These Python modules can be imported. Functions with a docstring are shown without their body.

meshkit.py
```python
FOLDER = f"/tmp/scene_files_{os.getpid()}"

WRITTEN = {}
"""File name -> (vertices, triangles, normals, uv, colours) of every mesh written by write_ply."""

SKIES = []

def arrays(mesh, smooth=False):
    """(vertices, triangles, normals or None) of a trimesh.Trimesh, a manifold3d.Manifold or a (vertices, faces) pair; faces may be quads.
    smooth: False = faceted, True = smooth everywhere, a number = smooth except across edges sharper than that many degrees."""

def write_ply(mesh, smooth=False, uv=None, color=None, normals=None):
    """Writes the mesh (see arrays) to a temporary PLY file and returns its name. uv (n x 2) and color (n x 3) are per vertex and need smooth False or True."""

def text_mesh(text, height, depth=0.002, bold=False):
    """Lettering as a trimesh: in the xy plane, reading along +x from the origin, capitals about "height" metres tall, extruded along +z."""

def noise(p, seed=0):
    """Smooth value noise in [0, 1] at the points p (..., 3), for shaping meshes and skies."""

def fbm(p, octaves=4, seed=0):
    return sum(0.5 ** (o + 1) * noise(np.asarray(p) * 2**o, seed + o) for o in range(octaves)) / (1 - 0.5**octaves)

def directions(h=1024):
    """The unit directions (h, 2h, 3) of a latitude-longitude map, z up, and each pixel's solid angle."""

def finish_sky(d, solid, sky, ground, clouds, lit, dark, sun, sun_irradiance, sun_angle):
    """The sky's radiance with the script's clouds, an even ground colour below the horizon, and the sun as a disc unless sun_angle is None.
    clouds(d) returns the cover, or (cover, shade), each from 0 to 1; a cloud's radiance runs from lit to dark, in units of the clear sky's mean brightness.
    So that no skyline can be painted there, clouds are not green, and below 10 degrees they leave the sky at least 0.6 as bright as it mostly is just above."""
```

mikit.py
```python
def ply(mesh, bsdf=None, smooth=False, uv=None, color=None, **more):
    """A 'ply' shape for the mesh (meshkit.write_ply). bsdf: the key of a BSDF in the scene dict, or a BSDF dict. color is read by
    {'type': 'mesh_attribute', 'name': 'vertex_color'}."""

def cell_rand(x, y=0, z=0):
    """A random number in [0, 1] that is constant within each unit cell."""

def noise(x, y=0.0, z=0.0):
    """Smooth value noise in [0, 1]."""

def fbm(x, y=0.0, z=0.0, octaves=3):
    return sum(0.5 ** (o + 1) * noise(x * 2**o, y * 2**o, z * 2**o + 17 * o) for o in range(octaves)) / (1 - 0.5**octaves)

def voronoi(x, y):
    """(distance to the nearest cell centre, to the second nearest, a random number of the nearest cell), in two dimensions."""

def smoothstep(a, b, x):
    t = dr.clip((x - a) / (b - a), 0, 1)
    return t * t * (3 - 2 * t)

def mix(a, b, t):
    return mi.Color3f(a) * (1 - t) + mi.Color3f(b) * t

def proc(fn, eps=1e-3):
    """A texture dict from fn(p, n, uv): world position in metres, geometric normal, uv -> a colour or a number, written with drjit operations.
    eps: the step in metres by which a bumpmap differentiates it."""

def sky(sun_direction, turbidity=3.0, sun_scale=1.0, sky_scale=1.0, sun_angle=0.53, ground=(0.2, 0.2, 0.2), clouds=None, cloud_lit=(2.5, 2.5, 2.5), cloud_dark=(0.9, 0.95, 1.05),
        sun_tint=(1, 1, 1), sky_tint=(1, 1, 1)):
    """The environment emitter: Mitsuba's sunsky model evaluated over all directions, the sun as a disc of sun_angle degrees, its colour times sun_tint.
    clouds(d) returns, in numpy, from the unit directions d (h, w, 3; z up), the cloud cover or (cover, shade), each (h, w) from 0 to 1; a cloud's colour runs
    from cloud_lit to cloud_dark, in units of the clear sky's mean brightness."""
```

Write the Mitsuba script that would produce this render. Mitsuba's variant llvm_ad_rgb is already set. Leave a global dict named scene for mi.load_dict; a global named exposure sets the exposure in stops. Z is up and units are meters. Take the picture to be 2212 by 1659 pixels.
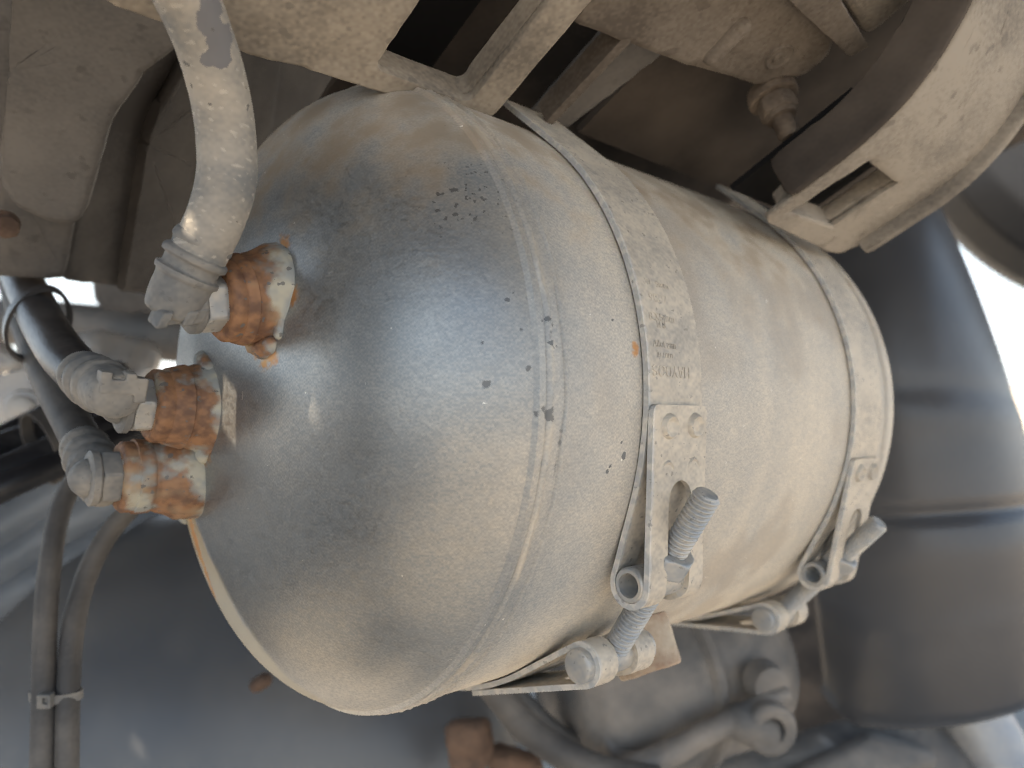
import math
import numpy as np
import trimesh
import drjit as dr
import mitsuba as mi
import mikit
import meshkit
import manifold3d as m3
from shapely.geometry import Polygon, LineString
from mikit import proc, noise, fbm, smoothstep, mix, cell_rand

# ---------------------------------------------------------------- camera, sky, exposure
T = mi.ScalarTransform4f
H = 0.90                                    # lens height above the ground
FPX, CX, CY = 1600.0, 1106.0, 829.5         # focal length and centre measured in a 2212 px wide view of the photo
scene, labels = {}, {}
exposure = 3.2
SUN = np.array([-0.50, -0.20, 0.84])
SUN /= np.linalg.norm(SUN)
scene['camera'] = {
    'type': 'thinlens', 'fov': 2 * math.degrees(math.atan(1106.0 / FPX)), 'fov_axis': 'x',
    'aperture_radius': 0.0019, 'focus_distance': 0.275, 'near_clip': 0.01, 'far_clip': 2000.0,
    'to_world': T().look_at(origin=[0, 0, H], target=[0, 1, H], up=[0, 0, 1]),
}


def haze_cover(d):
    """white haze low down, thinning upwards"""
    return np.clip(0.95 * np.exp(-np.degrees(np.arcsin(np.clip(d[..., 2], 0, 1))) / 22.0), 0, 1)


scene['sky'] = mikit.sky(SUN.tolist(), turbidity=3, sun_tint=(1.0, 0.97, 0.91), sky_tint=(1.0, 1.0, 0.89), clouds=haze_cover, cloud_lit=(2.4, 2.45, 2.4))

# ---------------------------------------------------------------- measured frame of the tank
UP = np.array([0, 0, H])
A = np.array([-0.08115781, 0.34034996, -0.00461991]) + UP     # seam centre of the near head
D = np.array([0.73570989, 0.67628155, -0.03707041]); D /= np.linalg.norm(D)
R = 0.138
E2 = np.array([D[1], -D[0], 0.0]); E2 /= np.linalg.norm(E2)   # towards the viewer, level
E1 = np.cross(E2, D); E1 *= np.sign(E1[2])                    # up
HEAD_S, HEAD_H, HEAD_N = 0.009, 0.061, 2.35


def unit0(v):
    return np.asarray(v, float) / np.linalg.norm(v)


def px(x, y, depth):
    """the place in the yard that lies at this depth behind this spot of the measured view"""
    return np.array([(x - CX) / FPX * depth, depth, -(y - CY) / FPX * depth]) + UP


def pxs(rows):
    return np.array([px(*r) for r in rows])


def cyl(s, phi, r=R):
    return A + D * s + r * (math.cos(phi) * E2 + math.sin(phi) * E1)


def tank_hit(x, y, r=R):
    """where the sight line meets a cylinder of radius r about the tank axis"""
    q = px(x, y, 1.0) - UP
    o = UP - A
    rp, op = q - (q @ D) * D, o - (o @ D) * D
    a, b, c = rp @ rp, rp @ op, op @ op - r * r
    t = (-b - math.sqrt(max(b * b - a * c, 0))) / a
    return UP + q * t


def head_radius(s):
    x = np.clip((HEAD_S - np.asarray(s, float)) / HEAD_H, 0, 1)
    return R * (1 - x ** HEAD_N) ** (1 / HEAD_N)


def head_hit(x, y):
    q = px(x, y, 1.0) - UP
    t = np.linspace(0.15, 0.45, 3000)
    P = UP + q * t[:, None] - A
    s = P @ D
    rad = np.linalg.norm(P - s[:, None] * D, axis=1)
    inside = (s > HEAD_S - HEAD_H) & (rad < head_radius(s))
    return UP + q * (t[np.argmax(inside)] if inside.any() else t[np.argmin(np.abs(rad / R))])


# ---------------------------------------------------------------- mesh helpers
def mesh_of(m):
    mm = m.to_mesh()
    return trimesh.Trimesh(mm.vert_properties[:, :3], mm.tri_verts, process=False)


def man(mesh):
    mesh = mesh.copy(); mesh.merge_vertices()
    return m3.Manifold(m3.Mesh(np.asarray(mesh.vertices, np.float32), np.asarray(mesh.faces, np.uint32)))


def clean(t):
    t.merge_vertices()
    t.update_faces(t.nondegenerate_faces())
    t.update_faces(t.unique_faces())
    t.remove_unreferenced_vertices()


def soften(m, edge=0.003, its=8, rough=0.0, scale=60.0, seed=0):
    """fine triangles, edges eased, surface slightly uneven"""
    t = mesh_of(m.refine_to_length(edge)) if isinstance(m, m3.Manifold) else m.copy()
    clean(t)
    if its:
        trimesh.smoothing.filter_taubin(t, lamb=0.5, nu=0.53, iterations=its)
    if rough:
        n = t.vertex_normals
        t.vertices = t.vertices + n * ((meshkit.fbm(t.vertices * scale, 3, seed) - 0.5) * 2 * rough)[:, None]
    return t


def hit_mesh(mesh, x, y):
    q = px(x, y, 1.0) - UP
    h = mesh.ray.intersects_location([UP], [q])[0]
    return h[np.argmin(h[:, 1])] if len(h) else px(x, y, 0.5)


def frames(P):
    P = np.asarray(P, float)
    tan = np.gradient(P, axis=0); tan /= np.linalg.norm(tan, axis=1, keepdims=True)
    a = np.cross(tan[0], [0.13, 0.2, 0.97] if abs(tan[0][2]) < 0.9 else [1, 0, 0.1]); a /= np.linalg.norm(a)
    us = []
    for t in tan:
        a = a - (a @ t) * t; a /= np.linalg.norm(a); us.append(a)
    us = np.array(us)
    return tan, us, np.cross(tan, us)


def spline(pts, n=12):
    P = np.asarray(pts, float)
    P = np.vstack([2 * P[0] - P[1], P, 2 * P[-1] - P[-2]])
    out = []
    for i in range(1, len(P) - 2):
        for t in np.linspace(0, 1, n, endpoint=False):
            a, b, c, e = P[i - 1:i + 3]
            out.append(0.5 * (2 * b + (c - a) * t + (2 * a - 5 * b + 4 * c - e) * t * t + (3 * b - a - 3 * c + e) * t ** 3))
    out.append(P[-2])
    return np.array(out)


def tube(pts, radius, sides=28, n=12, smooth=True, bump=0.0, seed=1):
    P = spline(pts, n) if smooth else np.asarray(pts, float)
    r = np.interp(np.linspace(0, 1, len(P)), np.linspace(0, 1, len(np.atleast_1d(radius))), np.atleast_1d(radius)) if np.ndim(radius) else np.full(len(P), radius)
    _, u, v = frames(P)
    ang = np.arange(sides) / sides * 2 * np.pi
    V = P[:, None] + r[:, None, None] * (np.cos(ang)[None, :, None] * u[:, None] + np.sin(ang)[None, :, None] * v[:, None])
    if bump:
        c = P[:, None]
        k = (meshkit.fbm(V.reshape(-1, 3) * 90, 3, seed) - 0.5).reshape(V.shape[:2])
        V = c + (V - c) * (1 + bump * k[..., None])
    return grid_solid(V)


def grid_solid(V):
    """rings of points to a closed mesh with end caps"""
    n, s = V.shape[:2]
    i, j = np.meshgrid(np.arange(n - 1), np.arange(s), indexing='ij')
    q = np.stack([i * s + j, i * s + (j + 1) % s, (i + 1) * s + (j + 1) % s, (i + 1) * s + j], -1).reshape(-1, 4)
    v = np.vstack([V.reshape(-1, 3), V[0].mean(0), V[-1].mean(0)])
    f = [q[:, [0, 1, 2]], q[:, [0, 2, 3]]]
    k = np.arange(s)
    f.append(np.stack([np.full(s, n * s), (k + 1) % s, k], -1))
    f.append(np.stack([np.full(s, n * s + 1), (n - 1) * s + k, (n - 1) * s + (k + 1) % s], -1))
    m = trimesh.Trimesh(v, np.vstack(f), process=False)
    if m.volume < 0:
        m.invert()
    return m


def axis_frame(ax):
    ax = np.asarray(ax, float) / np.linalg.norm(ax)
    u = np.cross(ax, [0, 0, 1.0] if abs(ax[2]) < 0.95 else [1.0, 0, 0]); u /= np.linalg.norm(u)
    return ax, u, np.cross(ax, u)


def lathe(profile, origin, ax, sides=64, spin=0.0):
    """(along, radius) profile turned about an axis"""
    ax, u, v = axis_frame(ax)
    ang = np.arange(sides) / sides * 2 * np.pi + spin
    pr = np.asarray(profile, float)
    V = np.asarray(origin) + pr[:, 0][:, None, None] * ax + np.maximum(pr[:, 1], 1e-6)[:, None, None] * (np.cos(ang)[:, None] * u + np.sin(ang)[:, None] * v)[None]
    return grid_solid(V)


def fine(profile, step):
    pr = np.asarray(profile, float)
    out = []
    for a, b in zip(pr[:-1], pr[1:]):
        k = max(1, int(np.linalg.norm(b - a) / step))
        out += [a + (b - a) * t for t in np.arange(k) / k]
    return np.array(out + [pr[-1]])


def hexnut(origin, ax, af, length, spin=0.0, hole=0.0):
    h = lathe([(0, af / math.sqrt(3)), (length, af / math.sqrt(3))], origin, ax, 6, spin)
    c = af * 0.56
    cone = lathe([(0, af * 0.5), (length * 0.12, c), (length * 0.88, c), (length, af * 0.5)], origin, ax, 48)
    m = man(h) ^ man(cone)
    if hole:
        a = np.asarray(ax, float) / np.linalg.norm(ax)
        m = m - man(lathe([(-0.002, hole), (length + 0.002, hole)], origin, a, 40))
    return soften(m, 0.0012, 3, 0.00015, 300)


def rod_thread(a, b, r, pitch, depth, plain=0.0):
    """a threaded rod from a to b, with a real helix and chamfered end at b"""
    ax = np.asarray(b) - np.asarray(a); L = np.linalg.norm(ax); ax, u, v = axis_frame(ax)
    n, s = int(L / pitch * 9), 36
    z = np.linspace(0, L, n); th = np.arange(s) / s * 2 * np.pi
    ph = (z[:, None] / pitch - th[None] / (2 * np.pi)) % 1.0
    w = np.clip(np.abs(ph - 0.5) * 2.6 - 0.3, 0, 1)
    rr = r - depth * w
    rr = np.where(z[:, None] < plain, r * 0.97, rr)
    end = np.clip((L - z) / (r * 0.28), 0, 1)[:, None]
    rr = np.minimum(rr, r * (0.72 + 0.28 * end))
    V = np.asarray(a) + z[:, None, None] * ax + rr[..., None] * (np.cos(th)[:, None] * u + np.sin(th)[:, None] * v)[None]
    return grid_solid(V)


def extrude(poly, thick, basis, edge=0.004, its=6, rough=0.0002, scale=70, seed=0, warp=None):
    """polygon in (u, v) metres -> plate. basis = (origin, U, V, N): the plate runs from the plane against N"""
    o, U, V, N = basis
    polys = [poly] if poly.geom_type == 'Polygon' else list(poly.geoms)
    parts = []
    for p in polys:
        t = trimesh.creation.extrude_polygon(p, thick, engine='earcut')
        m = man(t).refine_to_length(edge)
        t = mesh_of(m); clean(t)
        parts.append(t)
    t = trimesh.util.concatenate(parts)
    clean(t)
    if its:
        trimesh.smoothing.filter_taubin(t, lamb=0.5, nu=0.53, iterations=its)
    q = np.array(t.vertices)
    if warp is not None:
        q = warp(q)
    t.vertices = np.asarray(o) + q[:, :1] * U + q[:, 1:2] * V - q[:, 2:3] * N
    if t.volume < 0:
        t.invert()
    if rough:
        t.vertices = t.vertices + t.vertex_normals * ((meshkit.fbm(t.vertices * scale, 3, seed) - 0.5) * 2 * rough)[:, None]
    return t


def plane_basis(p0, p1, p2):
    """plane through three points; N towards the viewer"""
    p0, p1, p2 = map(np.asarray, (p0, p1, p2))
    U = (p1 - p0) / np.linalg.norm(p1 - p0)
    N = np.cross(U, p2 - p0); N /= np.linalg.norm(N)
    if N @ (UP - p0) < 0:
        N = -N
    return p0, U, np.cross(N, U), N


def to_plane(basis, pts):
    o, U, V, N = basis
    out = []
    for x, y in pts:
        q = px(x, y, 1.0) - UP
        t = ((o - UP) @ N) / (q @ N)
        w = UP + q * t - o
        out.append((w @ U, w @ V))
    return out


def cat(*ms):
    return trimesh.util.concatenate([m if isinstance(m, trimesh.Trimesh) else mesh_of(m) for m in ms])


def hull(points, r, n=12):
    return m3.Manifold.batch_hull([m3.Manifold.sphere(rr, n * 2).translate(tuple(map(float, p))) for p, rr in zip(points, np.broadcast_to(r, (len(points),)))])


def obox(c, axes, half):
    """box about c along three given axes"""
    b = m3.Manifold.cube(tuple(float(2 * h) for h in half), True)
    M = np.column_stack([*[np.asarray(a, float) / np.linalg.norm(a) for a in axes], np.asarray(c, float)])
    if np.linalg.det(M[:, :3]) < 0:
        M[:, 2] *= -1
    return b.transform(M)


def add(key, mesh, bsdf, smooth=35, label=None, cat_=None, group=None, kind=None):
    base, n = key, 0
    while key in scene:
        n += 1; key = f'{base}_{n:03d}'
    scene[key] = mikit.ply(mesh, bsdf, smooth=smooth)
    e = {}
    if label: e['label'] = label
    if cat_: e['category'] = cat_
    if group: e['group'] = group
    if kind: e['kind'] = kind
    if e: labels[key] = e
    return key


def thing(key, label, cat_, group=None):
    labels[key] = {'label': label, 'category': cat_}
    if group: labels[key]['group'] = group
    return key


# ---------------------------------------------------------------- materials
def bsdf(key, color, rough=0.6, metal=0.0, spec=0.5, bump=None, scale=0.0002, **more):
    b = {'type': 'principled', 'base_color': color if isinstance(color, dict) else {'type': 'rgb', 'value': list(color)},
         'roughness': rough, 'metallic': metal, 'specular': spec, **more}
    if bump is not None:
        b = {'type': 'bumpmap', 'tex': bump, 'scale': scale, 'nested': b}
    scene[key] = {'type': 'twosided', 'nested': b}


def v3(a):
    return [float(x) for x in a]


def dist(p, c):
    return dr.sqrt(dr.square(p.x - float(c[0])) + dr.square(p.y - float(c[1])) + dr.square(p.z - float(c[2])))


GRAIN = proc(lambda p, n, uv: 0.6 * noise(p.x * 900, p.y * 900, p.z * 900) + 0.4 * fbm(p.x * 260, p.y * 260, p.z * 260), eps=2e-4)
COARSE = proc(lambda p, n, uv: fbm(p.x * 220, p.y * 220, p.z * 220, 4), eps=3e-4)


def dusty(base, dust, amount=0.5, scale=30.0, seed=0.0, fleck=0.25, dark=None, streak=0.0):
    def fn(p, n, uv):
        a = fbm(p.x * scale + seed, p.y * scale, p.z * scale * (1 - 0.8 * streak), 4)
        g = noise(p.x * 700 + seed, p.y * 700, p.z * 700)
        k = dr.clip((a - 0.5) * 2.2 + amount + (g - 0.5) * fleck, 0, 1)
        c = mix(base, dust, k)
        if dark is not None:
            b = fbm(p.x * scale * 6 + 31, p.y * scale * 6 + seed, p.z * scale * 6, 3)
            c = mix(c, dark, smoothstep(0.66, 0.78, b) * 0.45)
        return c
    return proc(fn)


TAN, GREY, SLATE = (0.47, 0.38, 0.28), (0.30, 0.30, 0.30), (0.17, 0.19, 0.22)

CHIPS = [(1050, 830, .0021), (1095, 648, .0010), (1108, 634, .0009), (1125, 712, .0008), (1141, 797, .0013), (1183, 690, .0018), (1191, 701, .0015), (1186, 716, .0012),
         (1189, 742, .0016), (1196, 748, .0012), (1174, 695, .0011), (1205, 746, .0010), (1222, 683, .0013), (1217, 675, .001), (1186, 892, .0030), (1175, 886, .0016), (1193, 905, .0019), (1160, 893, .0016),
         (1350, 985, .0016), (1347, 955, .0013), (1358, 984, .0012), (1315, 1020, .0013), (1320, 1008, .0012), (1310, 1032, .0009), (1325, 690, .0010), (1337, 692, .0008), (1042, 740, .0005)]
CHIP_AT = [(tank_hit(x, y) if x > 1160 else head_hit(x, y), r) for x, y, r in CHIPS]
SPECK = head_hit(1000, 420)
RUST_AT = [(tank_hit(1374, 750), .0018), (tank_hit(1373, 762), .0016)]
SCRATCH = [tank_hit(1213, 930), tank_hit(1205, 985), tank_hit(1197, 1040)]


def rim_mask(fr, up, s, b):
    t = -0.040 + (-0.058 - up) * 1.0 + (b - 0.5) * 0.012
    return smoothstep(t + 0.005, t - 0.005, fr) * smoothstep(-0.038, -0.055, up) * smoothstep(0.0, -0.02, s)


def tank_color(p, n, uv):
    qx, qy, qz = p.x - float(A[0]), p.y - float(A[1]), p.z - float(A[2])
    s = qx * float(D[0]) + qy * float(D[1]) + qz * float(D[2])
    up = qx * float(E1[0]) + qy * float(E1[1]) + qz * float(E1[2])
    fr = qx * float(E2[0]) + qy * float(E2[1])
    r = dr.sqrt(dr.square(up) + dr.square(fr))
    a = fbm(p.x * 22, p.y * 22, p.z * 22, 4)
    b = fbm(p.x * 75 + 9, p.y * 75, p.z * 75, 4)
    g = noise(p.x * 620, p.y * 620, p.z * 620)
    g2 = noise(p.x * 1500, p.y * 1500, p.z * 1500)
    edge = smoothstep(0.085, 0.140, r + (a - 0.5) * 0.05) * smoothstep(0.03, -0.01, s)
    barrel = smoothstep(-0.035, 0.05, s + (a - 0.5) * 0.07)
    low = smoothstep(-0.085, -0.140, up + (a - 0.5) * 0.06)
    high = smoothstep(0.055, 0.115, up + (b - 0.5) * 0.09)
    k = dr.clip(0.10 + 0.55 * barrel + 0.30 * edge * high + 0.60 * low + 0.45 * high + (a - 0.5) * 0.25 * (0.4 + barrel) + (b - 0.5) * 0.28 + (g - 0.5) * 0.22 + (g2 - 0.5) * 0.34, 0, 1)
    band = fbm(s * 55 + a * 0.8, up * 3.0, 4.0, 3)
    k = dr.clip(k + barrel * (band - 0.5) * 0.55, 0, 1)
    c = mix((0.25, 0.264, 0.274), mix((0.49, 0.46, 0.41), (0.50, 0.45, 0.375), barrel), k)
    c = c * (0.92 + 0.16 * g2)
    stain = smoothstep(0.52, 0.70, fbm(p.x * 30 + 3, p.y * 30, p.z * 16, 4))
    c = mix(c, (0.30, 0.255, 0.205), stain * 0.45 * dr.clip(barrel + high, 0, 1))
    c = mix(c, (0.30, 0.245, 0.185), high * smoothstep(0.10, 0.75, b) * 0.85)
    # ochre run-off from the lowest port down the left knuckle of the head
    rim = rim_mask(fr, up, s, b)
    c = mix(c, mix((0.40, 0.36, 0.28), (0.33, 0.235, 0.115), smoothstep(-0.095, -0.055, up)), rim * 0.85)
    # pale dust caught along the weld and the clamp
    line = dr.exp(-dr.square((s - 0.0015 + (b - 0.5) * 0.006) / 0.0022)) * smoothstep(0.35, 0.7, b)
    c = mix(c, (0.56, 0.49, 0.39), line * 0.5)
    # dark flecks in a cluster where the paint is pitted
    cl = smoothstep(0.030, 0.006, dist(p, SPECK))
    cr = fbm(p.x * 640, p.y * 640, p.z * 640, 2)
    c = mix(c, (0.10, 0.102, 0.105), smoothstep(0.86 - 0.21 * cl, 0.90 - 0.21 * cl, cr) * (0.2 + 0.6 * cl))
    w = (fbm(p.x * 520, p.y * 520, p.z * 520, 2) - 0.5)
    m = mi.Float(0)
    for q, rad in CHIP_AT:
        m = dr.maximum(m, smoothstep(rad * 0.8, rad * 0.55, dist(p, q) + w * rad * 1.5))
    for q0, q1 in zip(SCRATCH[:-1], SCRATCH[1:]):
        e = q1 - q0; L = float(e @ e)
        t = dr.clip(((p.x - float(q0[0])) * float(e[0]) + (p.y - float(q0[1])) * float(e[1]) + (p.z - float(q0[2])) * float(e[2])) / L, 0, 1)
        dd = dr.sqrt(dr.square(p.x - float(q0[0]) - t * float(e[0])) + dr.square(p.y - float(q0[1]) - t * float(e[1])) + dr.square(p.z - float(q0[2]) - t * float(e[2])))
        m = dr.maximum(m, 0.7 * smoothstep(0.0007, 0.0003, dd + w * 0.0008))
    c = mix(c, (0.13, 0.135, 0.14), m)
    # bright nicks
    sp = noise(p.x * 330 + 50, p.y * 330, p.z * 330)
    c = mix(c, (0.72, 0.70, 0.66), smoothstep(0.968, 0.985, sp) * 0.8)
    ru = mi.Float(0)
    for q, rad in RUST_AT + RUST_RUN:
        ru = dr.maximum(ru, smoothstep(rad * 1.5, rad * 0.5, dist(p, q) + w * rad * 1.2 + (b - 0.5) * rad * 1.4))
    c = mix(c, mix((0.36, 0.13, 0.04), (0.50, 0.27, 0.09), b), ru * 0.9)
    return c


def tank_metal(p, n, uv):
    """the head keeps its bare silver paint; dust covers the barrel and the rims"""
    qx, qy, qz = p.x - float(A[0]), p.y - float(A[1]), p.z - float(A[2])
    s = qx * float(D[0]) + qy * float(D[1]) + qz * float(D[2])
    up = qx * float(E1[0]) + qy * float(E1[1]) + qz * float(E1[2])
    fr = qx * float(E2[0]) + qy * float(E2[1])
    g = noise(p.x * 620, p.y * 620, p.z * 620)
    return (1 - rim_mask(fr, up, s, 0.5)) * 0.84 * smoothstep(0.03, -0.035, s) * smoothstep(0.115, 0.065, up) * smoothstep(-0.138, -0.095, up) * (0.75 + 0.35 * g)


def tank_rough(p, n, uv):
    qx, qy, qz = p.x - float(A[0]), p.y - float(A[1]), p.z - float(A[2])
    s = qx * float(D[0]) + qy * float(D[1]) + qz * float(D[2])
    a = fbm(p.x * 60, p.y * 60, p.z * 60, 3)
    return 0.365 + 0.235 * smoothstep(-0.03, 0.045, s) + (a - 0.5) * 0.12


# places where rust runs from the ports (filled before the sheet material is made)
RUST_RUN = [(head_hit(575, 762), .0055), (head_hit(560, 752), .004), (head_hit(588, 770), .0035), (head_hit(445, 975), .006), (head_hit(437, 1000), .004), (head_hit(455, 930), .004), (head_hit(570, 785), .0035), (head_hit(610, 535), .0045), (head_hit(632, 640), .003), (head_hit(410, 1110), .006),
            (head_hit(416, 1140), .006), (head_hit(424, 1170), .006), (head_hit(434, 1205), .0055), (head_hit(446, 1240), .005), (head_hit(458, 1275), .0045)]
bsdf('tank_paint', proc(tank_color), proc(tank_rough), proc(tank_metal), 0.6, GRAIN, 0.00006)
def strap_color(p, n, uv):
    s = (p.x - float(A[0])) * float(D[0]) + (p.y - float(A[1])) * float(D[1]) + (p.z - float(A[2])) * float(D[2])
    a = fbm(p.x * 60, p.y * 60, p.z * 60 + 5, 3)
    b = fbm(p.x * 300, p.y * 300, p.z * 300, 3)
    g = noise(p.x * 800, p.y * 800, p.z * 800)
    c = mix((0.27, 0.258, 0.24), (0.50, 0.452, 0.38), dr.clip(0.74 + (a - 0.5) * 1.2 + (b - 0.5) * 0.8 + (g - 0.5) * 0.5, 0, 1))
    e = mi.Float(0)
    for s0 in (0.0487, 0.2277):
        e = dr.maximum(e, smoothstep(0.0016, 0.0006, dr.abs(s - s0) + (b - 0.5) * 0.0016))
    c = mix(c, mix((0.40, 0.43, 0.46), (0.58, 0.57, 0.54), smoothstep(0.45, 0.65, b)), e * 0.6)
    return mix(c, (0.12, 0.12, 0.125), smoothstep(0.70, 0.80, fbm(p.x * 420, p.y * 420, p.z * 420 + 9, 3)) * 0.5)


bsdf('strap_steel', proc(strap_color), 0.6, 0.15, 0.5, COARSE, 0.0003)
bsdf('zinc', dusty((0.28, 0.30, 0.32), (0.46, 0.43, 0.38), 0.33, 110, 7, 0.4, (0.14, 0.135, 0.13)), 0.42, 0.35, 0.5, COARSE, 0.0001)
bsdf('bracket_dirt', dusty((0.145, 0.128, 0.11), (0.315, 0.278, 0.232), 0.56, 34, 11, 0.6, (0.12, 0.11, 0.10)), 0.82, 0, 0.3, COARSE, 0.0005)
bsdf('rail_dirt', dusty((0.085, 0.071, 0.060), (0.195, 0.168, 0.142), 0.48, 30, 17, 0.45, (0.08, 0.065, 0.055)), 0.8, 0, 0.3, COARSE, 0.0005)
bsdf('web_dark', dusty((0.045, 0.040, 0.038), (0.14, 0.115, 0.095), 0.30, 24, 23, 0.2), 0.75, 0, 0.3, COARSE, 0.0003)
bsdf('arm_dirt', dusty((0.115, 0.104, 0.094), (0.30, 0.27, 0.232), 0.54, 22, 13, 0.5, (0.10, 0.09, 0.082)), 0.8, 0, 0.3, COARSE, 0.0005)
bsdf('bolt_brown', dusty((0.07, 0.053, 0.042), (0.19, 0.155, 0.122), 0.45, 60, 14, 0.4), 0.75, 0, 0.3, COARSE, 0.0005)
bsdf('tyre_dark', (0.013, 0.0145, 0.018), 0.55, 0, 0.4)
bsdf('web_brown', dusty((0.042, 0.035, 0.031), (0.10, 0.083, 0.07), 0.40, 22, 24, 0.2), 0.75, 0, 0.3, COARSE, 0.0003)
bsdf('drain_rust', dusty((0.25, 0.165, 0.115), (0.44, 0.38, 0.30), 0.58, 60, 25, 0.3), 0.85, 0, 0.3, COARSE, 0.0006)
bsdf('hole_shade', (0.006, 0.006, 0.007), 0.8, 0, 0.2)  # near black colour stands in for shade inside the bracket openings
bsdf('panel_grey', dusty((0.085, 0.082, 0.082), (0.15, 0.141, 0.134), 0.42, 22, 29, 0.4, (0.06, 0.057, 0.055)), 0.62, 0, 0.4, COARSE, 0.0004)
bsdf('hose_black', dusty((0.014, 0.015, 0.019), (0.05, 0.049, 0.05), 0.25, 40, 37, 0.2), 0.38, 0, 0.5)
bsdf('hose_dusty', dusty((0.055, 0.054, 0.055), (0.13, 0.12, 0.11), 0.45, 40, 38, 0.2), 0.6, 0, 0.4)
bsdf('plastic_grey', dusty((0.12, 0.124, 0.128), (0.245, 0.23, 0.208), 0.45, 70, 41, 0.35, (0.09, 0.09, 0.09)), 0.6, 0, 0.4, COARSE, 0.0004)
bsdf('guard_black', dusty((0.042, 0.047, 0.057), (0.086, 0.089, 0.098), 0.40, 7, 47, 0.04), 0.34, 0, 0.5)
bsdf('drum_dark', dusty((0.088, 0.097, 0.112), (0.15, 0.15, 0.15), 0.38, 12, 53, 0.06, None, 0.9), 0.30, 0, 0.45)
bsdf('panel_shaded', dusty((0.06, 0.055, 0.053), (0.13, 0.12, 0.11), 0.38, 20, 30, 0.3), 0.7, 0, 0.3, COARSE, 0.0004)  # panel grey darkened: shade of the turned-away facet put into the colour
bsdf('fin_sky_lit', dusty((0.13, 0.155, 0.19), (0.21, 0.24, 0.28), 0.45, 14, 31, 0.1), 0.35)  # bluish colour brightened to stand in for sky light on the fins
bsdf('rusty', dusty((0.075, 0.052, 0.042), (0.19, 0.125, 0.09), 0.45, 50, 59, 0.4), 0.85, 0, 0.2, COARSE, 0.0006)
bsdf('alloy', dusty((0.34, 0.35, 0.37), (0.48, 0.46, 0.43), 0.5, 40, 61, 0.2), 0.45, 0.3, 0.5)
bsdf('cast_grey', dusty((0.10, 0.10, 0.10), (0.24, 0.215, 0.19), 0.45, 30, 67, 0.2), 0.6, 0, 0.4)


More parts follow.
